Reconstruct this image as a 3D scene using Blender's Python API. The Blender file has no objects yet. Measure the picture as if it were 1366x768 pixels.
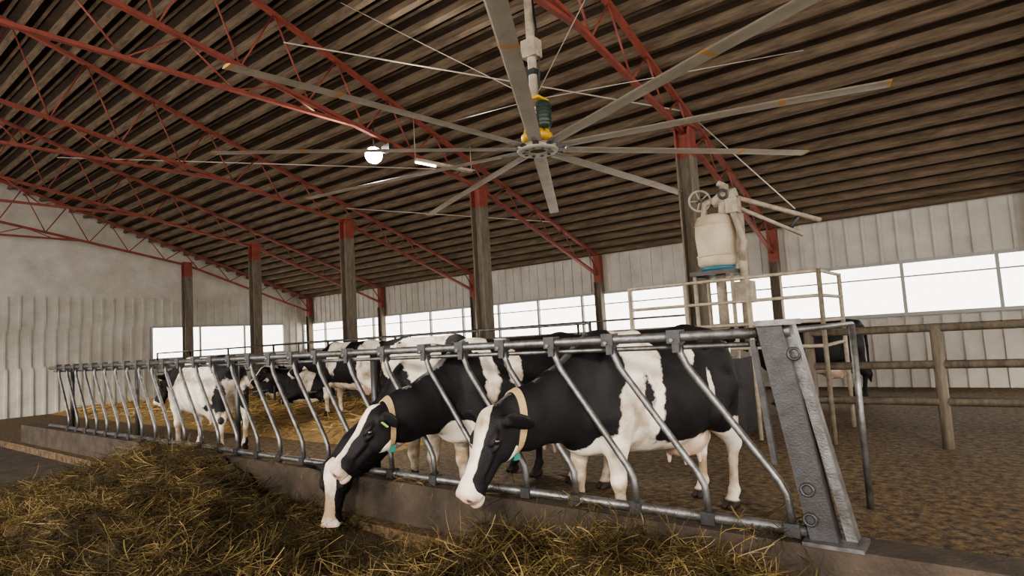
import bpy, bmesh, math, random
import numpy as np
from mathutils import Vector, Matrix, noise
random.seed(7); np.random.seed(7)
D = bpy.data; C = bpy.context
V = Vector

# ------------------------------------------------------------------ materials
def mat(name, base=(.5,.5,.5), rough=.6, metal=0., noise_amt=0., nscale=8., dark=None, bump=0., bscale=60., detail=8, emit=None, estr=0., stretch=None):
    m = D.materials.new(name); m.use_nodes = True
    nt = m.node_tree; n = nt.nodes; l = nt.links
    b = n['Principled BSDF']
    b.inputs['Base Color'].default_value = (*base,1); b.inputs['Roughness'].default_value = rough
    b.inputs['Metallic'].default_value = metal
    tc = n.new('ShaderNodeTexCoord'); co = tc.outputs['Object']
    if stretch:
        mp = n.new('ShaderNodeMapping'); mp.inputs['Scale'].default_value = stretch
        l.new(co, mp.inputs['Vector']); co = mp.outputs['Vector']
    if dark is not None:
        t = n.new('ShaderNodeTexNoise'); t.inputs['Scale'].default_value = nscale; t.inputs['Detail'].default_value = detail
        t.inputs['Roughness'].default_value=.65
        l.new(co, t.inputs['Vector'])
        r = n.new('ShaderNodeValToRGB'); r.color_ramp.elements[0].position=.5-noise_amt; r.color_ramp.elements[1].position=.5+noise_amt
        r.color_ramp.elements[0].color=(*dark,1); r.color_ramp.elements[1].color=(*base,1)
        l.new(t.outputs['Fac'], r.inputs['Fac']); l.new(r.outputs['Color'], b.inputs['Base Color'])
    if bump>0:
        t2 = n.new('ShaderNodeTexNoise'); t2.inputs['Scale'].default_value=bscale; t2.inputs['Detail'].default_value=6
        l.new(co, t2.inputs['Vector'])
        bp = n.new('ShaderNodeBump'); bp.inputs['Strength'].default_value=bump; bp.inputs['Distance'].default_value=.02
        l.new(t2.outputs['Fac'], bp.inputs['Height']); l.new(bp.outputs['Normal'], b.inputs['Normal'])
    if emit:
        b.inputs['Emission Color'].default_value=(*emit,1); b.inputs['Emission Strength'].default_value=estr
    return m

M = {}
M['galv']   = mat('galvanised_steel',(.23,.235,.25),.40,.7,.20,11,(.08,.07,.06),.15,90)
M['galv_d'] = mat('galvanised_dark',(.085,.085,.095),.45,.5,.25,12,(.04,.036,.034),.15,90)
M['red']    = mat('red_truss_paint',(.29,.065,.045),.6,.0,.25,6,(.13,.04,.03))
M['purlin'] = mat('dusty_purlin',(.22,.163,.112),.9,0,.2,4,(.075,.052,.035),.4,40,stretch=(.5,3,3))
M['deck']   = mat('roof_deck',(.06,.038,.024),.95,0,.22,2.5,(.022,.014,.009),.3,30)
M['post']   = mat('weathered_post',(.21,.175,.135),.8,0,.22,5,(.08,.065,.05),.3,40,stretch=(4,4,.6))
M['white']  = mat('white_siding',(.58,.56,.52),.7,0,.25,1.6,(.36,.33,.29))
M['frame']  = mat('window_frame',(.34,.34,.33),.6)
M['conc']   = mat('dirty_concrete',(.085,.063,.047),.85,0,.2,3,(.02,.015,.012),.5,30)
M['floor']  = mat('manure_gravel_floor',(.16,.105,.052),.75,0,.12,14,(.018,.012,.007),1.0,40)
M['bed']    = mat('straw_bedding_mat',(.34,.225,.095),.95,0,.2,9,(.12,.073,.03),1.0,50)
M['hayb']   = mat('hay_base',(.07,.046,.018),.95,0,.2,25,(.015,.010,.004),1.0,80)
M['blade']  = mat('fan_blade_alu',(.47,.43,.36),.5,.15,.25,4,(.31,.27,.22))
M['orange'] = mat('orange_band',(.50,.29,.11),.6)
M['yellow'] = mat('yellow_paint',(.75,.45,.03),.5,0,.2,10,(.5,.27,.02))
M['green']  = mat('motor_green',(.03,.05,.04),.4,.2)
M['tank']   = mat('tank_plastic',(.62,.53,.41),.6,0,.22,4,(.40,.32,.23),.1,30)
M['mech']   = mat('dusty_machine_white',(.50,.44,.36),.6,.1,.22,9,(.25,.20,.15),.2,50)
M['blue']   = mat('blue_band',(.03,.14,.2),.5)
M['lampe']  = mat('lamp_glow',(1,1,1),.5,emit=(1,.95,.82),estr=220)
M['tube']   = mat('tube_glow',(1,1,1),.5,emit=(1,.9,.7),estr=8)
M['black']  = mat('black_plastic',(.02,.02,.02),.5)
M['collar'] = mat('collar_webbing',(.48,.34,.19),.8,0,.2,40,(.33,.23,.12))
M['teal']   = mat('teal_plastic',(.02,.18,.15),.5)
M['tag']    = mat('ear_tag_yellow',(.35,.5,.14),.5)
M['wire']   = mat('steel_wire',(.5,.46,.4),.5,.4)

def eye_mat():
    m = D.materials.new('cow_eye'); m.use_nodes=True
    b=m.node_tree.nodes['Principled BSDF']; b.inputs['Base Color'].default_value=(.02,.014,.018,1); b.inputs['Roughness'].default_value=.05
    b.inputs['Specular IOR Level'].default_value=.9
    return m
M['eye']=eye_mat()

def straw_mat(name, cols, dk=.35):
    m = D.materials.new(name); m.use_nodes=True
    nt=m.node_tree;n=nt.nodes;l=nt.links;b=n['Principled BSDF']; b.inputs['Roughness'].default_value=.75
    b.inputs['Specular IOR Level'].default_value=.2
    g=n.new('ShaderNodeNewGeometry'); r=n.new('ShaderNodeValToRGB')
    e=r.color_ramp.elements
    e[0].position=0; e[0].color=(*cols[0],1); e[1].position=1; e[1].color=(*cols[-1],1)
    for i,c in enumerate(cols[1:-1]):
        x=e.new((i+1)/(len(cols)-1)); x.color=(*c,1)
    l.new(g.outputs['Random Per Island'], r.inputs['Fac'])
    tc=n.new('ShaderNodeTexCoord'); t=n.new('ShaderNodeTexNoise'); t.inputs['Scale'].default_value=3.0; t.inputs['Detail'].default_value=4
    l.new(tc.outputs['Object'],t.inputs['Vector'])
    mr=n.new('ShaderNodeMapRange'); mr.inputs['From Min'].default_value=.40; mr.inputs['From Max'].default_value=.62; mr.inputs['To Min'].default_value=dk; mr.inputs['To Max'].default_value=1.1
    l.new(t.outputs['Fac'],mr.inputs['Value'])
    mx=n.new('ShaderNodeVectorMath'); mx.operation='SCALE'
    l.new(r.outputs['Color'],mx.inputs[0]); l.new(mr.outputs[0],mx.inputs['Scale']); l.new(mx.outputs[0],b.inputs['Base Color'])
    return m
M['straw']=straw_mat('hay_strands',[(.04,.027,.012),(.08,.057,.022),(.14,.10,.042),(.30,.215,.10),(.11,.09,.035),(.06,.04,.018)],.3)
M['straw2']=straw_mat('straw_strands',[(.22,.14,.05),(.40,.28,.12),(.46,.34,.15)],.8)

def cow_mat():
    m = D.materials.new('holstein_coat'); m.use_nodes=True
    nt=m.node_tree;n=nt.nodes;l=nt.links;b=n['Principled BSDF']
    def attr(nm):
        a=n.new('ShaderNodeAttribute'); a.attribute_name=nm; return a.outputs['Fac']
    tc=n.new('ShaderNodeTexCoord')
    t=n.new('ShaderNodeTexNoise'); t.inputs['Scale'].default_value=6; t.inputs['Detail'].default_value=8; t.inputs['Roughness'].default_value=.62
    l.new(tc.outputs['Object'],t.inputs['Vector'])
    mr=n.new('ShaderNodeMath'); mr.operation='MULTIPLY_ADD'; mr.inputs[1].default_value=.5; mr.inputs[2].default_value=-.25
    l.new(t.outputs['Fac'],mr.inputs[0])
    ad=n.new('ShaderNodeMath'); ad.operation='ADD'; l.new(attr('patch'),ad.inputs[0]); l.new(mr.outputs[0],ad.inputs[1])
    th=n.new('ShaderNodeMapRange'); th.inputs['From Min'].default_value=-.02; th.inputs['From Max'].default_value=.035
    l.new(ad.outputs[0],th.inputs['Value'])
    t2=n.new('ShaderNodeTexNoise'); t2.inputs['Scale'].default_value=5; t2.inputs['Detail'].default_value=7
    l.new(tc.outputs['Object'],t2.inputs['Vector'])
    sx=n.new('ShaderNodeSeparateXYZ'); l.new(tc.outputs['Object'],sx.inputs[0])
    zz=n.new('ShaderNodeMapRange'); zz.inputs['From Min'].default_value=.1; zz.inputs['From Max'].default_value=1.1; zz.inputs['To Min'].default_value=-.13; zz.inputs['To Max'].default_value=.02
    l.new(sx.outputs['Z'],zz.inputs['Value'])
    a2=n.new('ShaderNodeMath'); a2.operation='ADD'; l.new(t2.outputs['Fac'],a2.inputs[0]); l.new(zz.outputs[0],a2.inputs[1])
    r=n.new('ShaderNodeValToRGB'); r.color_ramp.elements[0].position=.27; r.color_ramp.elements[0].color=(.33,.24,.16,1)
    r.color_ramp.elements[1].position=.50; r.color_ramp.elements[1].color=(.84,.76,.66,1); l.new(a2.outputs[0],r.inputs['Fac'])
    mx=n.new('ShaderNodeMix'); mx.data_type='RGBA'
    mx.inputs[6].default_value=(.009,.008,.010,1); l.new(th.outputs[0],mx.inputs[0]); l.new(r.outputs['Color'],mx.inputs[7])
    m2=n.new('ShaderNodeMix'); m2.data_type='RGBA'; l.new(attr('pink'),m2.inputs[0]); l.new(mx.outputs[2],m2.inputs[6]); m2.inputs[7].default_value=(.62,.40,.32,1)
    m3=n.new('ShaderNodeMix'); m3.data_type='RGBA'; l.new(attr('dark'),m3.inputs[0]); l.new(m2.outputs[2],m3.inputs[6]); m3.inputs[7].default_value=(.03,.02,.018,1)
    l.new(m3.outputs[2],b.inputs['Base Color'])
    b.inputs['Roughness'].default_value=.6; b.inputs['Specular IOR Level'].default_value=.3
    mp=n.new('ShaderNodeMapping'); mp.inputs['Scale'].default_value=(70,220,130); l.new(tc.outputs['Object'],mp.inputs['Vector'])
    t3=n.new('ShaderNodeTexNoise'); t3.inputs['Scale'].default_value=1.; t3.inputs['Detail'].default_value=3; l.new(mp.outputs['Vector'],t3.inputs['Vector'])
    bp=n.new('ShaderNodeBump'); bp.inputs['Strength'].default_value=.7; bp.inputs['Distance'].default_value=.006
    l.new(t3.outputs['Fac'],bp.inputs['Height'])
    t4=n.new('ShaderNodeTexNoise'); t4.inputs['Scale'].default_value=6.; t4.inputs['Detail'].default_value=2; l.new(tc.outputs['Object'],t4.inputs['Vector'])
    bp2=n.new('ShaderNodeBump'); bp2.inputs['Strength'].default_value=.4; bp2.inputs['Distance'].default_value=.04
    l.new(t4.outputs['Fac'],bp2.inputs['Height']); l.new(bp.outputs['Normal'],bp2.inputs['Normal'])
    l.new(bp2.outputs['Normal'],b.inputs['Normal'])
    return m
M['cow']=cow_mat()

# ------------------------------------------------------------------ mesh builder
class B:
    def __init__(s, *mats):
        s.v=[]; s.f=[]; s.m=[]; s.mats=list(mats); s.sm=[]
    def mi(s,k):
        if k not in s.mats: s.mats.append(k)
        return s.mats.index(k)
    def box(s,c,size,m,R=None):
        c=V(c); i0=len(s.v); k=s.mi(m)
        for dx in(-.5,.5):
            for dy in(-.5,.5):
                for dz in(-.5,.5):
                    p=V((dx*size[0],dy*size[1],dz*size[2]))
                    if R is not None: p=R@p
                    s.v.append(c+p)
        for q in((0,1,3,2),(4,6,7,5),(0,4,5,1),(2,3,7,6),(0,2,6,4),(1,5,7,3)):
            s.f.append([i0+a for a in q]); s.m.append(k); s.sm.append(False)
    def bar(s,a,b,w,h,m):
        a=V(a);b=V(b);d=(b-a);L=d.length;d.normalize()
        up=V((0,0,1)) if abs(d.z)<.95 else V((1,0,0))
        y=up.cross(d).normalized(); z=d.cross(y)
        R=Matrix((d,y,z)).transposed()
        s.box((a+b)/2,(L,w,h),m,R)
    def tube(s,pts,r,m,n=8,cap=True,smooth=True):
        pts=[V(p) for p in pts]; k=s.mi(m); N=len(pts)
        rs=r if isinstance(r,(list,tuple)) else [r]*N
        t0=(pts[1]-pts[0]).normalized()
        u=t0.orthogonal().normalized(); i0=len(s.v); prev=t0
        for i,p in enumerate(pts):
            if i==0:t=t0
            elif i==N-1:t=(pts[-1]-pts[-2]).normalized()
            else:
                t=((pts[i+1]-p).normalized()+(p-pts[i-1]).normalized()).normalized()
            q=prev.rotation_difference(t); u=q@u; prev=t
            w=t.cross(u)
            for j in range(n):
                a=2*math.pi*j/n
                s.v.append(p+(u*math.cos(a)+w*math.sin(a))*rs[i])
        for i in range(N-1):
            for j in range(n):
                a=i0+i*n+j;b=i0+i*n+(j+1)%n
                s.f.append([a,b,b+n,a+n]); s.m.append(k); s.sm.append(smooth)
        if cap:
            s.f.append([i0+j for j in range(n)][::-1]); s.m.append(k); s.sm.append(False)
            s.f.append([i0+(N-1)*n+j for j in range(n)]); s.m.append(k); s.sm.append(False)
    def ring(s,c,R,r,m,axis=(0,0,1),n=24,k=6):
        c=V(c);ax=V(axis).normalized();u=ax.orthogonal().normalized();w=ax.cross(u)
        i0=len(s.v);mi=s.mi(m)
        for i in range(n):
            a=2*math.pi*i/n;d=u*math.cos(a)+w*math.sin(a)
            for j in range(k):
                b=2*math.pi*j/k
                s.v.append(c+d*(R+r*math.cos(b))+ax*r*math.sin(b))
        for i in range(n):
            for j in range(k):
                s.f.append([i0+i*k+j,i0+((i+1)%n)*k+j,i0+((i+1)%n)*k+(j+1)%k,i0+i*k+(j+1)%k]); s.m.append(mi); s.sm.append(True)
    def lathe(s,prof,c,m,n=28,axis='z'):
        c=V(c);k=s.mi(m);i0=len(s.v)
        for r,z in prof:
            for j in range(n):
                a=2*math.pi*j/n
                s.v.append(c+V((r*math.cos(a),r*math.sin(a),z)))
        for i in range(len(prof)-1):
            for j in range(n):
                a=i0+i*n+j;b=i0+i*n+(j+1)%n
                s.f.append([a,b,b+n,a+n]); s.m.append(k); s.sm.append(True)
    def build(s,name,parent=None):
        me=D.meshes.new(name); me.from_pydata([tuple(p) for p in s.v],[],s.f)
        for k in s.mats: me.materials.append(M[k])
        me.polygons.foreach_set('material_index',s.m); me.polygons.foreach_set('use_smooth',s.sm)
        me.update(); o=D.objects.new(name,me); C.scene.collection.objects.link(o)
        if parent: o.parent=parent
        return o

# ------------------------------------------------------------------ dimensions
YW=14.3; XL=-22.2; XR=9.0; YR=1.0; YF=-5.0; YH=3.46
def zr(y): return 3.5+.33*(YW-y) if y>=YR else 3.5+.33*(YW-YR)-.33*(YR-y)
TX=[-3.56-4.5*k for k in range(-2,5)]

b=B(); b.box(((XL+XR)/2,(YH-.06+YW)/2,-.1),(XR-XL+1,YW-YH+.36,.2),'floor'); b.build('floor')
b=B(); b.box(((XL+XR)/2,(YF-2+YH)/2,-.22),(XR-XL+1,YH-YF+2,.2),'conc'); b.build('floor')

b=B()
def siding(b,x0,x1,y,z0,z1,alongx=True,step=.3):
    L=x1-x0;n=max(1,int(L/step))
    if alongx:
        b.box(((x0+x1)/2,y+.06,(z0+z1)/2),(L,.05,z1-z0),'white')
        for i in range(n+1):
            b.box((x0+i*L/n,y+.02,(z0+z1)/2),(.06,.05,z1-z0-.002),'white')
    else:
        b.box((y-.06,(x0+x1)/2,(z0+z1)/2),(.05,L,z1-z0),'white')
        for i in range(n+1):
            b.box((y-.02,x0+i*L/n,(z0+z1)/2),(.05,.06,z1-z0-.002),'white')
siding(b,XL,XR,YW,2.5,3.66); siding(b,XL,XR,YW,0,1.42)
b.build('wall_back')
b=B()
b.box(((XL+XR)/2,YW,2.5),(XR-XL,.1,.07),'frame'); b.box(((XL+XR)/2,YW,1.45),(XR-XL,.1,.07),'frame')
x=XL
while x<XR:
    b.box((x,YW+.01,1.97),(.06,.08,1.0),'frame'); x+=1.5
b.box(((XL+XR)/2,YW+.01,2.2),(XR-XL,.03,.03),'frame')
b.build('window_1')
b=B()
siding(b,YF,YW,XL,2.55,3.5,False); siding(b,YF,YW,XL,0,1.4,False); siding(b,13.4,YW,XL,1.4,2.55,False); siding(b,YF,8.5,XL,1.4,2.55,False)
k=len(b.v)
for p in((XL-.05,YW+.1,3.5),(XL-.05,YW+.1,3.7),(XL-.05,YR,zr(YR)+.2),(XL-.05,YF,zr(YF)+.2),(XL-.05,YF,3.5)): b.v.append(V(p))
b.f.append([k,k+1,k+2,k+3,k+4]); b.m.append(b.mi('white')); b.sm.append(False)
b.build('wall_left')
b=B()
for z in(1.42,2.52): b.box((XL,10.95,z),(.08,4.9,.07),'frame')
for y in(8.5,10.1,11.75,13.4): b.box((XL,y,1.97),(.07,.06,1.1),'frame')
b.build('window_2')

# ceiling
b=B(); ang=math.atan(.33)
def slab(y0,y1,off,th,m):
    x0,x1=XL-.3,XR+.3
    i=len(b.v)
    for x in(x0,x1):
        for y in(y0,y1):
            for o in(off,off+th):
                b.v.append(V((x,y,zr(y)+o)))
    kk=b.mi(m)
    for q in((0,1,3,2),(4,6,7,5),(0,4,5,1),(2,3,7,6),(0,2,6,4),(1,5,7,3)):
        b.f.append([i+a for a in q]); b.m.append(kk); b.sm.append(False)
slab(YR,YW+.5,.16,.05,'deck'); slab(YF-.5,YR,.16,.05,'deck')
R=Matrix.Rotation(-ang,3,'X'); R2=Matrix.Rotation(ang,3,'X')
y=YW-.1
while y>YR+.1:
    b.box(((XL+XR)/2,y,zr(y)+.085),(XR-XL+.4,.085,.15),'purlin',R)
    y2=y-.19
    b.box(((XL+XR)/2,y2,zr(y2)+.15),(XR-XL+.4,.05,.05),'purlin',R)
    y-=.38
y=YF+.2
while y<YR-.1:
    b.box(((XL+XR)/2,y,zr(y)+.085),(XR-XL+.4,.085,.15),'purlin',R2); y+=.38
b.build('ceiling')

def lower(y):
    pts=[(YW,2.95),(9.4,4.62),(YR,6.2)]
    for (a,za),(c,zc) in zip(pts,pts[1:]):
        if c<=y<=a: return za+(zc-za)*(a-y)/(a-c)
    return pts[-1][1]
for X in TX:
    b=B()
    top=lambda y:zr(y)-.03
    b.bar((X,YW-.05,top(YW-.05)),(X,YR,top(YR)),.09,.06,'red')
    b.bar((X,YF,top(YF)),(X,YR,top(YR)),.09,.06,'red')
    b.bar((X,YW-.05,lower(YW)),(X,9.4,lower(9.4)),.08,.06,'red')
    b.bar((X,9.4,lower(9.4)),(X,YR,lower(YR)),.08,.06,'red')
    y=YW-.1;t=0
    while y>YR+.5:
        y2=y-.55
        a=(X,y,top(y) if t else lower(y)); c=(X,y2,lower(max(y2,YR)) if t else top(y2))
        b.tube([a,c],.016,'red',6); t=1-t; y=y2
    z0=lower(6.3); b.bar((X,6.3,z0),(X,YF+1,z0),.07,.05,'red')
    y=6.3;t=0
    while y>YR:
        b.tube([(X,y,z0 if t else lower(y)),(X,y-.7,lower(max(y-.7,YR)) if t else z0)],.014,'red',6); t=1-t;y-=.7
    b.tube([(X,YR,lower(YR)),(X,YR,top(YR))],.02,'red',6); b.tube([(X,YR,lower(YR)),(X,YF+1,z0)],.02,'red',6)
    b.box((X,YW-.12,3.15),(.2,.16,.75),'red')
    b.build('roof_truss')
b=B()
for (a,c) in (((TX[3],9.4,5.0),(TX[5],4.5,6.4)),((TX[2],9.4,5.0),(TX[3],5.0,6.2)),((TX[4],9.4,5.0),(TX[3],12,4.2))):
    b.tube([a,c],.012,'wire',5)
b.build('roof_brace_rod')

def hpost(X,Y,z1,m,w=.27):
    b=B()
    b.box((X-w/2+.015,Y,z1/2),(.03,w,z1),m); b.box((X+w/2-.015,Y,z1/2),(.03,w,z1),m); b.box((X,Y,z1/2),(w-.06,.05,z1),m)
    return b
for X in TX:
    b=hpost(X,9.4,4.2,'post',.26)
    w=.26; b.box((X-w/2+.015,9.4,4.45),(.03,w,.5),'red'); b.box((X+w/2-.015,9.4,4.45),(.03,w,.5),'red'); b.box((X,9.4,4.45),(w-.06,.05,.5),'red')
    b.box((X,9.4,4.69),(.36,.34,.03),'red')
    b.box((X,9.4,.02),(.4,.4,.04),'galv_d')
    b.build('barn_post')
    b=hpost(X,YW-.14,2.8,'post',.2); b.build('wall_post')

# ------------------------------------------------------------------ ceiling fan
H=V((-4.02,5.83,3.70)); b=B()
b.lathe([(.10,-.03),(.24,-.035),(.25,-.01),(.25,.02),(.22,.045),(.10,.05),(.10,-.03)],H,'blade',40)
b.lathe([(.0,-.012),(.10,-.012),(.10,.10),(.06,.12),(.0,.12)],H,'galv_d',24)
for j in range(10):
    a=2*math.pi*j/10; b.box(H+V((math.cos(a)*.17,math.sin(a)*.17,-.036)),(.03,.03,.015),'galv_d')
base=math.radians(90+31)
for j in range(10):
    a=base+j*math.pi/5
    d=V((math.cos(a),math.sin(a),0)); t=V((-d.y,d.x,0)); up=V((0,0,1))
    b.bar(H+d*.15,H+d*.5,.07,.02,'galv')
    pitch=math.radians(-6)
    tt=t*math.cos(pitch)+up*math.sin(pitch); uu=up*math.cos(pitch)-t*math.sin(pitch)
    prof=[(-.082,0),(-.06,.013),(-.02,.02),(.03,.014),(.082,0),(.03,-.006),(-.03,-.008),(-.065,-.006)]
    stations=[(.34,1,'blade'),(2.66,1,'blade'),(2.66,1.06,'orange'),(2.72,1.06,'orange'),(2.72,1,'blade'),(3.6,1,'blade'),(3.6,1.06,'orange'),(3.64,1.0,'orange')]
    n=len(prof); i0=len(b.v)
    for (rr,sc,mm) in stations:
        for (px,pz) in prof:
            b.v.append(H+d*rr+tt*px*sc+uu*pz*sc-up*(.012*(rr/3.6)**2*3.6))
    for si in range(len(stations)-1):
        mm=stations[si][2] if stations[si][2]==stations[si+1][2] else 'orange'
        for q in range(n):
            a0=i0+si*n+q;a1=i0+si*n+(q+1)%n
            b.f.append([a0,a1,a1+n,a0+n]); b.m.append(b.mi(mm)); b.sm.append(False)
    b.f.append([i0+q for q in range(n)]); b.m.append(b.mi('blade')); b.sm.append(False)
    b.f.append([i0+(len(stations)-1)*n+q for q in range(n)][::-1]); b.m.append(b.mi('orange')); b.sm.append(False)
b.lathe([(0,.10),(.17,.10),(.19,.13),(.19,.17),(.09,.19),(.09,.24),(0,.24)],H,'yellow',24)
for a in(0,1,2,3):
    an=a*math.pi/2+.5; d=V((math.cos(an),math.sin(an),0))
    b.bar(H+d*.16+V((0,0,.1)),H+d*.09+V((0,0,.42)),.05,.02,'yellow')
b.lathe([(0,.24),(.075,.24),(.095,.28),(.095,.52),(.08,.56),(0,.56)],H+V((.10,.02,0)),'green',20)
for z in(.3,.35,.4,.45,.5): b.ring(H+V((.10,.02,z)),.097,.008,'green')
b.box(H+V((-.02,0,.36)),(.16,.14,.26),'mech')
b.box(H+V((0,0,.60)),(.26,.22,.03),'yellow')
b.tube([H+V((0,0,.58)),H+V((0,0,2.75))],.055,'mech',12)
b.box(H+V((0,0,1.25)),(.2,.16,.22),'mech'); b.box(H+V((.0,.0,.95)),(.14,.14,.06),'galv_d')
b.tube([H+V((.07,0,.6)),H+V((.09,.03,1.2)),H+V((.06,0,1.9))],.012,'black',6)
zt=zr(H.y)
b.bar((H.x-.9,H.y,zt-.07),(H.x+.35,H.y,zt-.07),.12,.12,'mech')
for (dx,dy) in((-2.9,-.6),(2.6,-.7),(2.4,3.2),(-3.6,2.2)):
    e=V((H.x+dx,H.y+dy,0)); e.z=zr(e.y)-.02
    b.tube([H+V((0,0,.62)),e],.006,'wire',5)
b.build('ceiling_fan')

# ------------------------------------------------------------------ lamps
L=V((TX[3]-.1,6.75,4.80)); 
b=B(); dd=V((.62,-.60,-.5)).normalized()
b.tube([L,L-dd*.12],[.16,.06],'galv_d',16)
b.tube([L+dd*.012,L+dd*.002],.145,'lampe',20)
b.tube([L-dd*.1,L-dd*.1+V((0,0,.6))],.015,'galv_d',6)
b.box(L+V((.25,.1,.08)),(.2,.1,.14),'black')
b.build('floodlight')
pl=D.lights.new('floodlight_bulb','SPOT'); pl.energy=600; pl.spot_size=math.radians(150); pl.shadow_soft_size=.1; pl.color=(1,.93,.8)
po=D.objects.new('floodlight_beam',pl); C.scene.collection.objects.link(po); po.location=L+dd*.06; po.rotation_euler=dd.to_track_quat('-Z','Y').to_euler()
po.parent=D.objects['floodlight']
b=B(); a=V((TX[3]+.05,7.6,4.85)); c=V((TX[3]+.45,8.7,4.75))
b.bar(a,c,.12,.05,'mech'); b.tube([a-V((0,0,.045)),a+(c-a)*.35-V((0,0,.045))],.02,'tube',8); b.tube([a,a+V((0,0,.8))],.008,'wire',5); b.tube([c,c+V((0,0,.5))],.008,'wire',5)
b.build('batten_light')

# ------------------------------------------------------------------ curb + headlock feed rail
b=B()
b.box((-3,YH+.04,.10),(24,.24,.46),'conc'); b.box((-3,YH-.10,-.07),(24,.08,.10),'conc')
b.build('feed_curb')
b=B()
x0,x1=-13.5,-.82
b.tube([(x0,YH,1.405),(x1,YH,1.42)],.030,'galv',12)
b.tube([(x0,YH+.06,1.34),(x1,YH+.06,1.355)],.016,'galv',8)
b.tube([(x0,YH,.375),(x1+.1,YH,.375)],.030,'galv',12)
BX=[-1.45,-1.90,-2.355,-2.80,-3.21,-3.63,-4.14,-4.66,-5.15,-5.57,-5.99,-6.41,-6.85]
while BX[-1]>x0+.6: BX.append(BX[-1]-.44)
for X in BX:
    zt=1.41
    pts=[(X-.02,YH,zt),(X+.0,YH,1.33),(X+.04,YH,1.24),(X+.50,YH,.62),(X+.535,YH,.55),(X+.55,YH,.375)]
    b.tube(pts,.0215,'galv',10)
    b.box((X-.02,YH,zt+.01),(.085,.078,.08),'galv_d'); b.box((X-.01,YH,1.36),(.045,.07,.07),'galv_d')
    b.tube([(X-.03,YH-.05,1.40),(X-.03,YH+.05,1.40)],.012,'galv',6)
    b.box((X+.55,YH,.375),(.08,.08,.07),'galv_d')
for X in(-4.42,-6.9,-9.8,-12.6):
    b.tube([(X,YH+.09,.3),(X,YH+.09,1.42)],.03,'galv_d',8)
b.build('headlock_feed_rail')
b=B()
b.bar((-.74,YH,.31),(-.92,YH,1.47),.10,.13,'galv_d'); b.bar((-.62,YH+.05,.31),(-.84,YH+.05,1.47),.09,.05,'galv')
b.box((-.70,YH,.338),(.28,.2,.02),'galv'); b.box((-.88,YH,1.47),(.2,.15,.03),'galv')
b.bar((-1.03,YH+.03,1.38),(-.97,YH+.03,.7),.03,.03,'galv_d')
b.tube([(-.86,YH,1.42),(-.84,YH+1.0,1.42),(-.82,YH+1.9,1.42)],.02,'galv',8)
b.tube([(-.82,YH+1.9,1.42),(-.82,YH+1.9,0)],.025,'galv',8)
for zz in(.45,.6,1.3): b.ring((-.80,YH-.06,zz),.03,.008,'galv_d',axis=(0,1,0),n=12)
b.build('end_post')

# ------------------------------------------------------------------ mid-ground rails
def fence(name,pts,zs,r=.022,step=1.8,h=None,m='galv'):
    b=B()
    for a,c in zip(pts,pts[1:]):
        a=V((*a,0));c=V((*c,0))
        for z in zs: b.tube([a+V((0,0,z)),c+V((0,0,z))],r,m,8)
        n=max(1,int((c-a).length/step))
        for i in range(n+1):
            p=a+(c-a)*i/n; b.tube([p,p+V((0,0,(h or max(zs))+.02))],r*1.25,m,8)
    return b.build(name)
fence('stall_rail',[(-21.5,8.4),(-5.0,8.4)],[1.0,1.3,1.62],step=2.2)
fence('stall_rail',[(-21.5,11.8),(-4.5,11.8)],[.9,1.35,1.7],step=2.6)
fence('stall_rail',[(-1.7,8.0),(8.5,8.0)],[.5,.9,1.3],step=1.2,m='post',r=.045)
fence('crowd_gate_rail',[(-4.0,7.9),(-1.5,7.9),(-1.5,9.2)],[1.15,1.45,1.75,2.05],step=.8,m='mech')
b=B()
for i in range(9):
    X=-20.5+i*1.25
    b.tube([(X,8.4,1.15),(X,9.6,1.15),(X,10.1,.95),(X,10.1,.6),(X,9.6,.42),(X,8.4,.42)],.025,'galv',8)
b.build('stall_divider')

# ------------------------------------------------------------------ feed dispenser tank
b=B(); T=V((-2.92,8.6,0))
b.lathe([(0,2.28),(.22,2.28),(.27,2.34),(.275,2.42),(.265,2.5),(.275,2.6),(.285,2.75),(.275,2.88),(.27,2.95),(.24,3.02),(.10,3.06),(0,3.06)],T,'tank',36)
for z in(2.45,2.90): b.ring(T+V((0,0,z)),.272,.014,'tank',n=36)
b.lathe([(.225,2.24),(.235,2.24),(.235,2.30),(.225,2.30)],T,'blue',32)
b.box(T+V((0,0,2.2)),(.62,.62,.06),'galv_d')
for dx in(-.26,.26):
    for dy in(-.26,.26): b.tube([T+V((dx,dy,0)),T+V((dx,dy,2.2))],.028,'mech',8)
b.tube([T+V((.02,0,2.2)),T+V((.02,0,1.3))],.07,'mech',12)
b.tube([T+V((.36,-.02,3.0)),T+V((.34,0,1.2))],.06,'mech',12)
b.box(T+V((0,0,1.35)),(.75,.55,.08),'mech'); b.box(T+V((.35,0,1.9)),(.22,.22,.3),'mech')
b.box(T+V((0,0,.5)),(.6,.6,1.0),'galv_d')
ax=V((.5,-.85,0)).normalized()
W=T+V((-.17,-.05,3.28))
b.ring(W,.15,.016,'mech',axis=ax,n=28)
for i in range(5):
    a=i*2*math.pi/5; u=ax.cross(V((0,0,1))); b.tube([W,W+u*math.cos(a)*.15+V((0,0,math.sin(a)*.15))],.01,'mech',6)
b.tube([W-ax*.12,W+ax*.08],.025,'galv_d',8)
b.tube([T+V((-.15,0,3.0)),T+V((-.12,0,3.24)),T+V((.05,0,3.26))],.05,'mech',10)
b.tube([T+V((0,0,3.22)),T+V((.16,0,3.28)),T+V((.34,0,3.3))],[.07,.11,.09],'mech',14)
b.tube([T+V((.16,0,3.0)),T+V((.18,0,3.46))],[.1,.06],'mech',12)
b.tube([T+V((.18,0,3.44)),T+V((.10,0,3.5))],.045,'mech',10)
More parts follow.
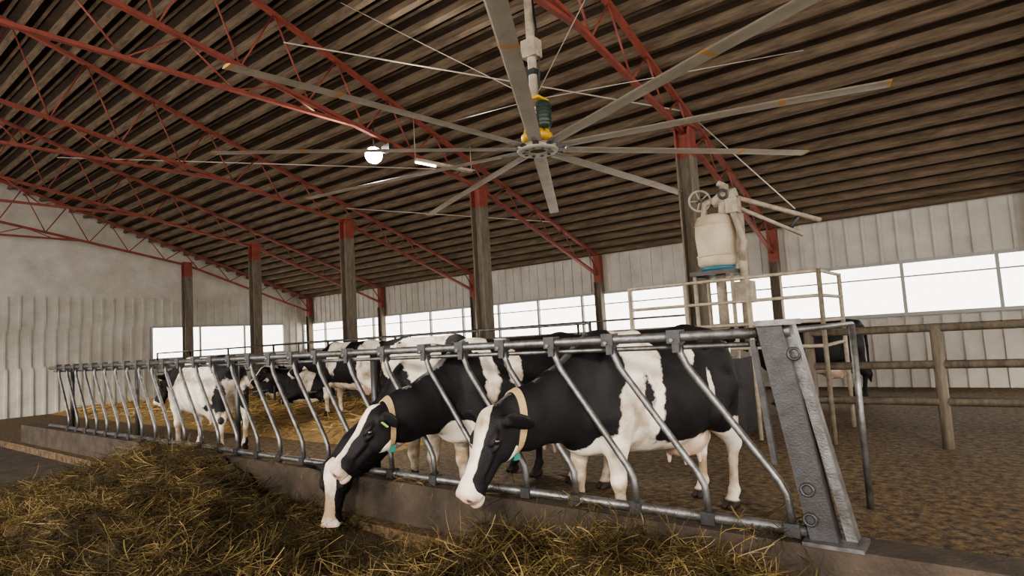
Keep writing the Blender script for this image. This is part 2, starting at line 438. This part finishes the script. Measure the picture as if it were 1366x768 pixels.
b.box(T+V((.30,-.05,3.12)),(.16,.2,.2),'mech'); b.tube([T+V((.28,-.1,3.1)),T+V((.42,-.1,2.6)),T+V((.36,-.06,2.35))],.045,'mech',10)
b.ring(T+V((.20,-.14,3.3)),.06,.02,'galv_d',axis=ax,n=16)
b.tube([T+V((.35,0,3.24)),T+V((1.25,.7,2.85))],.035,'mech',10); b.tube([T+V((.35,0,3.10)),T+V((1.05,.5,2.65))],.028,'mech',10)
b.tube([T+V((.9,.45,2.75)),T+V((1.05,.55,3.0))],.03,'galv_d',8)
b.build('feed_dispenser')
b=B(); b.tube([(-3.3,9.2,4.75),(-1.9,8.9,3.0)],.01,'wire',5); b.build('support_cable')

# ------------------------------------------------------------------ bedding + hay
def ribbons(n,samp,lmin,lmax,w,lift,tilt=.35,seed=1):
    rg=np.random.RandomState(seed)
    P=samp(n,rg); n=len(P)
    az=rg.uniform(0,2*math.pi,n); el=rg.normal(0,tilt,n); Ln=rg.uniform(lmin,lmax,n); cur=rg.normal(0,.9,n); curz=rg.normal(-.25,.5,n)
    ww=w*rg.uniform(.6,1.4,n)
    K=5
    V_=np.zeros((n,K,2,3))
    pos=P.copy(); pos[:,2]+=rg.uniform(-.01,lift,n)
    dirs=np.stack([np.cos(az)*np.cos(el),np.sin(az)*np.cos(el),np.sin(el)],1)
    roll=rg.uniform(0,math.pi,n)
    for k in range(K):
        side=np.stack([-np.sin(az),np.cos(az),np.zeros(n)],1)*np.cos(roll)[:,None]+np.array([0,0,1.])*np.sin(roll)[:,None]
        V_[:,k,0]=pos-side*ww[:,None]; V_[:,k,1]=pos+side*ww[:,None]
        pos=pos+dirs*(Ln/(K-1))[:,None]
        az=az+cur/(K-1); el=el+curz/(K-1)
        dirs=np.stack([np.cos(az)*np.cos(el),np.sin(az)*np.cos(el),np.sin(el)],1)
    V2=V_.reshape(-1,3)
    idx=np.arange(n)[:,None]*(K*2)
    F=[]
    for k in range(K-1):
        o=2*k; F.append(np.concatenate([idx+o,idx+o+1,idx+o+3,idx+o+2],1))
    F=np.stack(F,1).reshape(-1,4)
    return V2,F
def hh(x,y):
    g=lambda cx,cy,sx,sy:math.exp(-((x-cx)/sx)**2-((y-cy)/sy)**2)
    z=-.06+.42*g(-1.95,2.75,.85,.62)+.26*g(-4.5,1.6,1.2,.65)+.48*g(-7.5,2.9,1.4,.8)+.28*g(-5.9,2.0,1.0,.85)+.14*g(-1.1,3.1,.5,.3)+.2*g(-2.6,1.9,.9,.5)
    z-=.22*g(-3.4,2.8,.55,.5)
    s=min(1,max(0,z+.1)*4)
    z+=(.16*noise.noise(V((x*1.7,y*1.7,3)))+.10*noise.noise(V((x*4.3,y*4.3,1)))+.03*noise.noise(V((x*12,y*12,1))))*s
    return max(z,-.115)
nx,ny=260,90; X0,X1,Y0,Y1=-10.5,-.2,.3,3.33
vs=[];fs=[]
for j in range(ny+1):
    for i in range(nx+1):
        x=X0+(X1-X0)*i/nx;y=Y0+(Y1-Y0)*j/ny; vs.append((x,y,hh(x,y)))
for j in range(ny):
    for i in range(nx):
        a=j*(nx+1)+i; fs.append((a,a+1,a+nx+2,a+nx+1))
def hsamp(n,rg):
    out=[]
    for _ in range(1100):
        x=-.9-5.5*rg.rand()**1.3; y=rg.uniform(3.35,3.52)
        if noise.noise(V((x*2.5,0,4)))<-.02: continue
        out.append((x,y,.335))
    while len(out)<n:
        x=rg.uniform(-9.5,-.4);y=rg.uniform(1.0,3.31)
        if rg.rand()>min(1,1.6/max(.8,(-x*.616+y*.788)-1.2)): continue
        z=hh(x,y)
        if z<-.06 and rg.rand()>.15: continue
        if noise.noise(V((x*3,y*3,9)))<-.12 and rg.rand()>.45: continue
        out.append((x,y,z))
    return np.array(out)
V2,F2=ribbons(56000,hsamp,.06,.28,.0020,.05,.45,3)
me=D.meshes.new('hay_pile'); nb=len(vs)
me.from_pydata(vs+[tuple(p) for p in V2],[],fs+[tuple(int(q)+nb for q in f) for f in F2])
me.materials.append(M['hayb']); me.materials.append(M['straw'])
mi=[0]*len(fs)+[1]*len(F2); me.polygons.foreach_set('material_index',mi); me.update()
o=D.objects.new('hay_pile',me); C.scene.collection.objects.link(o)

vs=[];fs=[];nx,ny=120,50;X0,X1,Y0,Y1=-22,-6.5,5.6,12.5
bz=lambda x,y:max(.0,min(1,min(x-X0,X1-x,y-Y0,Y1-y)/.8))*(.16+.08*noise.noise(V((x*.9,y*.9,0)))+.05*noise.noise(V((x*3,y*3,0))))
for j in range(ny+1):
    for i in range(nx+1):
        x=X0+(X1-X0)*i/nx;y=Y0+(Y1-Y0)*j/ny; vs.append((x,y,bz(x,y)+.004))
for j in range(ny):
    for i in range(nx):
        a=j*(nx+1)+i; fs.append((a,a+1,a+nx+2,a+nx+1))
def bs(n,rg):
    x=rg.uniform(X0+.3,X1-.3,n);y=rg.uniform(Y0+.2,Y1-.2,n)
    return np.array([(a,c,bz(a,c)) for a,c in zip(x,y)])
V2,F2=ribbons(9000,bs,.15,.4,.006,.03,.25,5)
me=D.meshes.new('straw_bedding'); nb=len(vs)
me.from_pydata(vs+[tuple(p) for p in V2],[],fs+[tuple(int(q)+nb for q in f) for f in F2])
me.materials.append(M['bed']); me.materials.append(M['straw2'])
me.polygons.foreach_set('material_index',[0]*len(fs)+[1]*len(F2)); me.update()
o=D.objects.new('straw_bedding',me); C.scene.collection.objects.link(o)

# ------------------------------------------------------------------ cows
def A(*a): return np.array(a,float)
def nrm(v): return v/np.linalg.norm(v)
def f_ell(p,c,r,R):
    q=p-c
    if R is not None: q=q@R
    k0=np.linalg.norm(q/r,axis=1); k1=np.linalg.norm(q/(r*r),axis=1)
    return k0*(k0-1)/np.maximum(k1,1e-9)
def f_rc(p,a,b_,ra,rb,s):
    S=np.array([1,1/s,1]); q=p*S;a=a*S;b_=b_*S
    ba=b_-a; t=np.clip(((q-a)@ba)/(ba@ba),0,1)
    d=np.linalg.norm(q-a-t[:,None]*ba,axis=1)-(ra+(rb-ra)*t)
    return d*min(s,1)
class Cow:
    def __init__(s): s.P=[]
    def ell(s,c,r,k=.05,R=None,sub=False): s.P.append(('e',A(*c),A(*r),R,k,sub))
    def rc(s,a,b_,ra,rb,k=.04,sc=1.): s.P.append(('r',A(*a),A(*b_),ra,rb,sc,k))
    def chain(s,pts,rs,k=.04,sc=1.):
        for i in range(len(pts)-1): s.rc(pts[i],pts[i+1],rs[i],rs[i+1],k,sc)
    def eval(s,p):
        d=None
        for P in s.P:
            if P[0]=='e':
                e=f_ell(p,P[1],P[2],P[3]);k=P[4]
                if P[5]:
                    e=-e; h=np.clip(.5-.5*(d-e)/k,0,1); d=d+(e-d)*h+k*h*(1-h); continue
            else: e=f_rc(p,*P[1:6]);k=P[6]
            if d is None: d=e;continue
            h=np.clip(.5+.5*(d-e)/k,0,1); d=d+(e-d)*h-k*h*(1-h)
        return np.maximum(d,-p[:,2])
    def proxy(s,sub):
        bm=bmesh.new()
        def ico(c,r,R=None):
            g=bmesh.ops.create_icosphere(bm,subdivisions=sub,radius=1.0)
            for v in g['verts']:
                q=np.array(v.co)*r
                if R is not None: q=R@q
                v.co=V(q+c)
        for P in s.P:
            if P[0]=='e':
                if P[5]: continue
                ico(P[1],P[2],P[3])
            else:
                _,a,b_,ra,rb,sc,k=P
                L=np.linalg.norm(b_-a); n=max(1,int(L/(.5*min(ra,rb)+.01)))
                n=min(n,14)
                for i in range(n+1):
                    t=i/n; r=ra+(rb-ra)*t; ico(a+(b_-a)*t,A(r,r*sc,r))
        me=D.meshes.new('tmp'); bm.to_mesh(me); bm.free(); return me

def make_cow(loc,heading,poll,nose,vox=.012,body_patches=(),collar=None,lying=False,tag=True,legshift=0.,scale=1.,head_white=False):
    c=Cow(); poll=A(*poll);nose=A(*nose)
    dz=-.56 if lying else 0.
    def z(v): return v+dz
    c.ell((.40,0,z(.98)),(.46,.27,.42)); c.ell((-.02,0,z(.96)),(.60,.37,.43),.08)
    c.ell((-.20,0,z(.90)),(.40,.36,.36),.08)
    c.ell((-.48,0,z(1.12)),(.40,.28,.29),.08); c.ell((-.64,0,z(1.19)),(.28,.235,.22),.06)
    c.rc((.46,0,z(1.36)),(-.50,0,z(1.375)),.07,.065,.10); c.rc((-.50,0,z(1.375)),(-.84,0,z(1.36)),.065,.05,.08)
    c.ell((.43,0,z(1.27)),(.20,.12,.17),.08)
    for s in(1,-1):
        c.ell((-.43,s*.25,z(1.33)),(.085,.055,.055),.06); c.ell((-.86,s*.10,z(1.24)),(.06,.05,.06),.05)
        c.ell((.50,s*.205,z(1.04)),(.13,.085,.30),.04); c.ell((.62,s*.16,z(.88)),(.12,.10,.14),.04)
        c.ell((.44,s*.20,z(.86)),(.12,.09,.14),.04)
    c.ell((.64,0,z(.80)),(.17,.15,.20),.08)
    neck0=A(.48,0,1.07+dz)
    U=nrm(nose-poll); W=nrm(np.cross([0,0,1],U)); Vv=np.cross(U,W); HR=np.stack([U,W,Vv],1)
    hp=lambda u,w,v: poll+U*u+W*w+Vv*v
    nb_=hp(.06,0,-.10)
    m1=neck0*.62+nb_*.38+A(.0,0,-.03); m2=neck0*.25+nb_*.75+A(0,0,-.02)
    c.chain([neck0,m1,m2,nb_],[.31,.235,.185,.135],.06,.60)
    if not lying:
        for s in(1,-1):
            f=legshift*s
            c.ell((-.64,s*.17,.99),(.21,.115,.30),.06)
            c.rc((-.60,s*.19,.98),(-.44,s*.23,.80),.17,.115,.05)
            hk=(-.82+f,s*.19,.50)
            c.rc((-.47,s*.225,.80),hk,.125,.050,.05)
            c.rc((-.70,s*.17,.95),hk,.12,.040,.05)
            c.ell(hk,(.058,.042,.065),.03)
            c.chain([hk,(-.79+f,s*.19,.36),(-.775+f,s*.19,.15)],[.046,.034,.034],.02)
            c.ell((-.775+f,s*.19,.135),(.046,.045,.045),.02)
            c.rc((-.77+f,s*.19,.13),(-.735+f,s*.19,.07),.04,.045,.02)
            for q in(-.026,.026): c.rc((-.735+f,s*.19+q,.045),(-.675+f,s*.19+q*1.2,.02),.044,.022,.006)
            f=-legshift*s*.7
            c.rc((.50,s*.18,.86),(.50,s*.185,.68),.13,.095,.06)
            c.rc((.50,s*.185,.70),(.52+f,s*.175,.43),.086,.050,.04)
            c.ell((.525+f,s*.175,.41),(.056,.052,.07),.03)
            c.rc((.52+f,s*.175,.38),(.515+f,s*.175,.15),.040,.034,.02)
            c.ell((.515+f,s*.175,.135),(.046,.046,.045),.02)
            c.rc((.52+f,s*.175,.13),(.555+f,s*.175,.07),.038,.043,.02)
            for q in(-.026,.026): c.rc((.56+f,s*.175+q,.045),(.62+f,s*.175+q*1.2,.02),.044,.022,.006)
        c.ell((-.40,0,.58),(.23,.17,.155),.06)
        for x in(-.31,-.47):
            for s in(1,-1): c.rc((x,s*.08,.46),(x,s*.085,.39),.024,.013,.02)
        c.chain([(-.86,0,1.35),(-.945,0,1.24),(-.955,.0,.95),(-.95,0,.62)],[.04,.03,.02,.018],.02)
        c.chain([(-.95,0,.62),(-.955,0,.48),(-.95,.01,.32)],[.022,.042,.012],.02)
    else:
        for s in(1,-1):
            c.rc((.5,s*.2,.26),(.82,s*.26,.12),.11,.065,.05); c.rc((.82,s*.26,.10),(.55,s*.33,.05),.055,.045,.03)
            c.rc((-.55,s*.24,.40),(-.15,s*.38,.22),.2,.11,.06); c.rc((-.15,s*.40,.18),(-.5,s*.46,.08),.10,.055,.05)
            c.rc((-.5,s*.46,.07),(-.15,s*.52,.05),.05,.045,.03)
        c.chain([(-.86,0,.80),(-.98,0,.6),(-.98,.1,.2)],[.035,.025,.02],.02)
    def he(u,w,v,r,k=.03,R=None,sub=False): c.ell(hp(u,w,v),r,k,HR if R is None else R,sub)
    he(.09,0,-.075,(.14,.105,.105),.05)
    c.rc(hp(.05,0,-.055),hp(.40,0,-.055),.086,.058,.03)
    c.rc(hp(.02,0,-.02),hp(.03,0,.0),.05,.045,.03)
    he(.46,0,-.072,(.09,.086,.080),.03)
    he(.50,0,-.138,(.055,.055,.035),.02)
    c.rc(hp(.12,0,-.15),hp(.44,0,-.128),.080,.040,.03)
    for s in(1,-1):
        he(.13,s*.055,-.16,(.12,.05,.10),.03)
        he(.26,s*.055,-.075,(.12,.022,.02),.02)
        he(.155,s*.090,-.022,(.055,.030,.020),.02)
        he(.185,s*.085,-.060,(.045,.03,.02),.02)
        he(.50,s*.048,-.052,(.042,.036,.040),.015)
        e=nrm(W*s*.90-Vv*.16-U*.12); f=nrm(U*.35-Vv*1.0); f=nrm(f-e*(f@e)); g=np.cross(e,f)
        ER=np.stack([e,f,g],1)
        base=hp(.035,s*.085,-.05)
        c.rc(base,base+e*.05,.036,.034,.02)
        c.ell(base+e*.13,(.105,.068,.018),.02,ER)
        he(.165,s*.118,-.044,(.026,.018,.019),.008,None,True)
        he(.545,s*.050,-.045,(.022,.013,.013),.010,None,True)
    me=c.proxy(3 if vox<.015 else 2); o=D.objects.new('tmp',me); C.scene.collection.objects.link(o)
    md=o.modifiers.new('r','REMESH'); md.mode='VOXEL'; md.voxel_size=vox; md.adaptivity=0
    C.view_layer.update(); dg=C.evaluated_depsgraph_get(); ev=D.meshes.new_from_object(o.evaluated_get(dg))
    D.objects.remove(o); D.meshes.remove(me)
    n=len(ev.vertices); p=np.empty(n*3); ev.vertices.foreach_get('co',p); p=p.reshape(-1,3)
    for it in range(3):
        d=c.eval(p); e=.002
        g=np.stack([(c.eval(p+np.eye(3)[i]*e)-d)/e for i in range(3)],1)
        gn=np.maximum((g*g).sum(1),.15)
        st=np.clip(d/gn,-.03,.03)*.92
        p=p-st[:,None]*g
    p[:,2]=np.maximum(p[:,2],0)
    ev.vertices.foreach_set('co',p.reshape(-1)); ev.update()
    q=(p-poll)@HR; u,w,v=q[:,0],q[:,1],q[:,2]
    patch=np.full(n,-.3)
    for (cc,rr,sg) in body_patches:
        cc=A(*cc)+A(0,0,dz); t=1-np.linalg.norm((p-cc)/A(*rr),axis=1)
        t=np.clip(t*min(rr)*4,-.6,.6)
        patch=np.maximum(patch,t) if sg>0 else np.minimum(patch,-t)
    hm=(u>-.05)&(u<.65)&(np.abs(w)<.30)&(v>-.30)&(v<.14)
    hw=np.interp(u,[-.05,.0,.12,.30,.42,.5],[.01,.045,.058,.040,.05,.10])
    H1=np.minimum((hw-np.abs(w))*6,(v+.085)*8)
    if head_white: H1=np.maximum(H1,(.05+w)*5)
    H1=np.maximum(H1,(u-.475)*8)
    H1=np.maximum(H1,np.minimum((-.205-v)*6,(u-.12)*6))
    H1=np.where((np.abs(w)>.12)&(u<.12),-.3,H1)
    H1=np.clip(H1*2.4,-.6,.6)
    hd=np.linalg.norm(q-A(.25,0,-.08),axis=1)
    patch=np.where(hm&(hd<.42),H1,patch)
    pink=np.where(hm,np.clip((u-.50)/.03,0,1)*.8,0.)
    if not lying:
        ud=1-np.linalg.norm((p-A(-.40,0,.53))/A(.24,.19,.19),axis=1); pink=np.maximum(pink,np.clip(ud*5+.3,0,1)*.65)
    dark=np.zeros(n)
    for s in(1,-1):
        dark=np.maximum(dark,np.where(hm,np.clip(1.9-np.linalg.norm((q-A(.545,s*.050,-.045))/A(.022,.015,.014),axis=1),0,1),0))
        dark=np.maximum(dark,np.where(hm,np.clip(1.9-np.linalg.norm((q-A(.165,s*.112,-.044))/A(.026,.026,.02),axis=1),0,1),0))
    dark=np.maximum(dark,np.where(hm&(u>.38),np.clip(1-np.abs(v+.113+(.54-u)*.12)/.006,0,1)*.9,0))
    if not lying: dark=np.maximum(dark,np.clip((.075-p[:,2])/.01,0,1)*(p[:,0]<.75))
    for nm,arr in(('patch',patch),('pink',pink),('dark',dark)):
        at=ev.attributes.new(nm,'FLOAT','POINT'); at.data.foreach_set('value',arr.astype(np.float32))
    ev.materials.clear(); ev.materials.append(M['cow']); ev.polygons.foreach_set('use_smooth',[True]*len(ev.polygons)); ev.name='holstein_cow'
    ob=D.objects.new('holstein_cow',ev); C.scene.collection.objects.link(ob)
    ob.location=loc; ob.rotation_euler=(0,0,heading); ob.scale=(scale,)*3
    for s,nm in((1,'eye_left'),(-1,'eye_right')):
        bm=bmesh.new(); bmesh.ops.create_uvsphere(bm,u_segments=16,v_segments=12,radius=.024); m_=D.meshes.new(nm); bm.to_mesh(m_); bm.free()
        m_.materials.append(M['eye']); m_.polygons.foreach_set('use_smooth',[True]*len(m_.polygons))
        eo=D.objects.new(nm,m_); C.scene.collection.objects.link(eo); eo.parent=ob; eo.location=V(hp(.165,s*.101,-.044))
    if tag:
        b=B(); e0=hp(.055,.17,-.075); b.box(V(e0)+V(U*.012),(.012,.045,.05),'tag',Matrix([list(r) for r in np.stack([U,W,Vv],1)])); b.build('ear_tag',ob)
    if collar is not None:
        cen=neck0*(1-collar)+nb_*collar+A(0,0,-.02); ax=nrm(nb_-neck0); ax=nrm(ax+A(.15,0,.30))
        a1=nrm(np.cross(ax,[0,1,0])); a2=np.cross(ax,a1); N=48; rings=[]
        for off in(-.022,.022):
            dirs=np.array([a1*math.cos(t)+a2*math.sin(t) for t in np.linspace(0,2*math.pi,N,endpoint=False)])
            r=np.full(N,.02)
            for _ in range(60):
                dd_=-c.eval(cen+ax*off+dirs*r[:,None]); r=r+np.clip(dd_,-.02,.03)*.6
            r=np.minimum(r,.36); rings.append((cen+ax*off+dirs*(r+.002)[:,None],cen+ax*off+dirs*(r+.010)[:,None]))
        b=B(); k=b.mi('collar')
        for grp in(rings[0][0],rings[0][1],rings[1][1],rings[1][0]): b.v+= [V(x) for x in grp]
        for g_ in range(4):
            for j in range(N):
                a0=g_*N+j;a1_=g_*N+(j+1)%N;b0=((g_+1)%4)*N+j;b1=((g_+1)%4)*N+(j+1)%N
                b.f.append([a0,a1_,b1,b0]); b.m.append(k); b.sm.append(False)
        low=min(rings[0][1],key=lambda t:t[2]-t[1]*.3)
        b.box(V(low)+V((.02,0,-.02)),(.045,.035,.045),'teal')
        b.build('collar',ob)
    return ob

def head(h): return math.atan2(h[1],h[0])
Hd=head((-.31,-.951))
p1=[((.36,.10,.95),(.25,.45,.42),1),((.22,0,1.25),(.17,.4,.30),1),((.44,0,.45),(.35,.5,.40),1),((.0,0,.52),(.7,.30,.16),1),
    ((-.93,0,.9),(.11,.4,.55),1),((-.72,0,.35),(.35,.5,.42),1),((-.22,.28,1.28),(.11,.12,.13),1),((-.38,.3,1.0),(.05,.2,.12),1),
    ((.58,.2,1.2),(.14,.25,.20),-1),((.60,.2,.92),(.07,.2,.2),-1),((.28,.35,1.05),(.05,.15,.14),-1)]
make_cow((-2.13,4.33,0),Hd,(1.42,.06,.99),(1.73,.11,.47),.0105,p1,collar=.86,tag=False,legshift=.05,scale=1.02)
p2=[((.42,0,1.25),(.09,.5,.45),1),((.18,.2,1.30),(.07,.4,.25),1),((.60,0,.62),(.3,.5,.22),1),((-.1,0,.50),(.7,.3,.16),1),((-.75,0,.3),(.4,.6,.4),1),((.55,0,.3),(.3,.6,.33),1)]
make_cow((-3.42,4.38,0),head((-.35,-.936)),(1.38,.21,.97),(1.80,.20,.52),.0115,p2,collar=.95,legshift=-.04,scale=1.02)
p3=[((.55,0,1.2),(.2,.5,.5),1),((-.3,0,1.1),(.25,.5,.5),1),((0,0,.5),(.9,.4,.35),1)]
make_cow((-4.18,4.50,0),head((-.2,-.98)),(1.42,.0,.50),(1.52,.08,.0),.013,p3,tag=False)
p4=[((.2,0,1.2),(.25,.5,.5),1),((-.6,0,1.0),(.25,.5,.6),1),((0,0,.4),(.9,.4,.4),1)]
p5=[((.0,0,1.0),(.9,.6,.5),1),((0,0,.4),(1,.5,.5),1),((.5,0,1.2),(.2,.5,.3),-1)]
far=.024
make_cow((-9.75,4.5,0),head((-1,-.05)),(1.25,.0,1.2),(1.45,.1,.75),far,p5)
make_cow((-9.6,7.2,.12),head((-1,-.15)),(1.30,.0,1.25),(1.65,.1,.9),far,p4)
make_cow((-7.2,7.0,.12),head((.9,.3)),(1.30,.0,1.25),(1.65,.1,.9),far,p5)
make_cow((-2.45,11.4,.0),head((-.9,-.5)),(1.30,.0,1.4),(1.65,.1,1.05),far,[((0,0,.4),(.9,.4,.3),1)])
make_cow((-13.3,8.9,.12),head((-.7,-.7)),(1.25,.1,.95),(1.55,.2,.65),far,p4,lying=True)
make_cow((-16.0,9.4,.12),head((.8,-.6)),(1.25,.1,.95),(1.55,.2,.65),far,p2,lying=True)

# ------------------------------------------------------------------ camera
th=math.radians(4.6); az=math.radians(37.9); r=.06
f=V((-math.sin(az)*math.cos(th),math.cos(az)*math.cos(th),math.sin(th)))
r0=V((math.cos(az),math.sin(az),0)); u0=r0.cross(f)
Rr=r0*math.cos(r)-u0*math.sin(r); Uu=u0*math.cos(r)+r0*math.sin(r)
mx=Matrix((Rr,Uu,-f)).transposed().to_4x4(); mx.translation=V((0,0,1.48))
cd=D.cameras.new('camera'); cd.sensor_width=36; cd.lens=800/1366*36; cd.clip_end=200
co=D.objects.new('camera',cd); co.matrix_world=mx; C.scene.collection.objects.link(co); C.scene.camera=co

# ------------------------------------------------------------------ light
w=D.worlds.new('sky'); C.scene.world=w; w.use_nodes=True
bg=w.node_tree.nodes['Background']; bg.inputs[0].default_value=(1,.93,.83,1); bg.inputs[1].default_value=4.6
sn=D.lights.new('sun','SUN'); sn.energy=2.6; sn.angle=math.radians(6); sn.color=(1,.91,.78)
so=D.objects.new('sun',sn); C.scene.collection.objects.link(so); so.rotation_euler=V((-.45,.82,-.34)).to_track_quat('-Z','Y').to_euler()
C.scene.view_settings.look='AgX - Medium High Contrast'
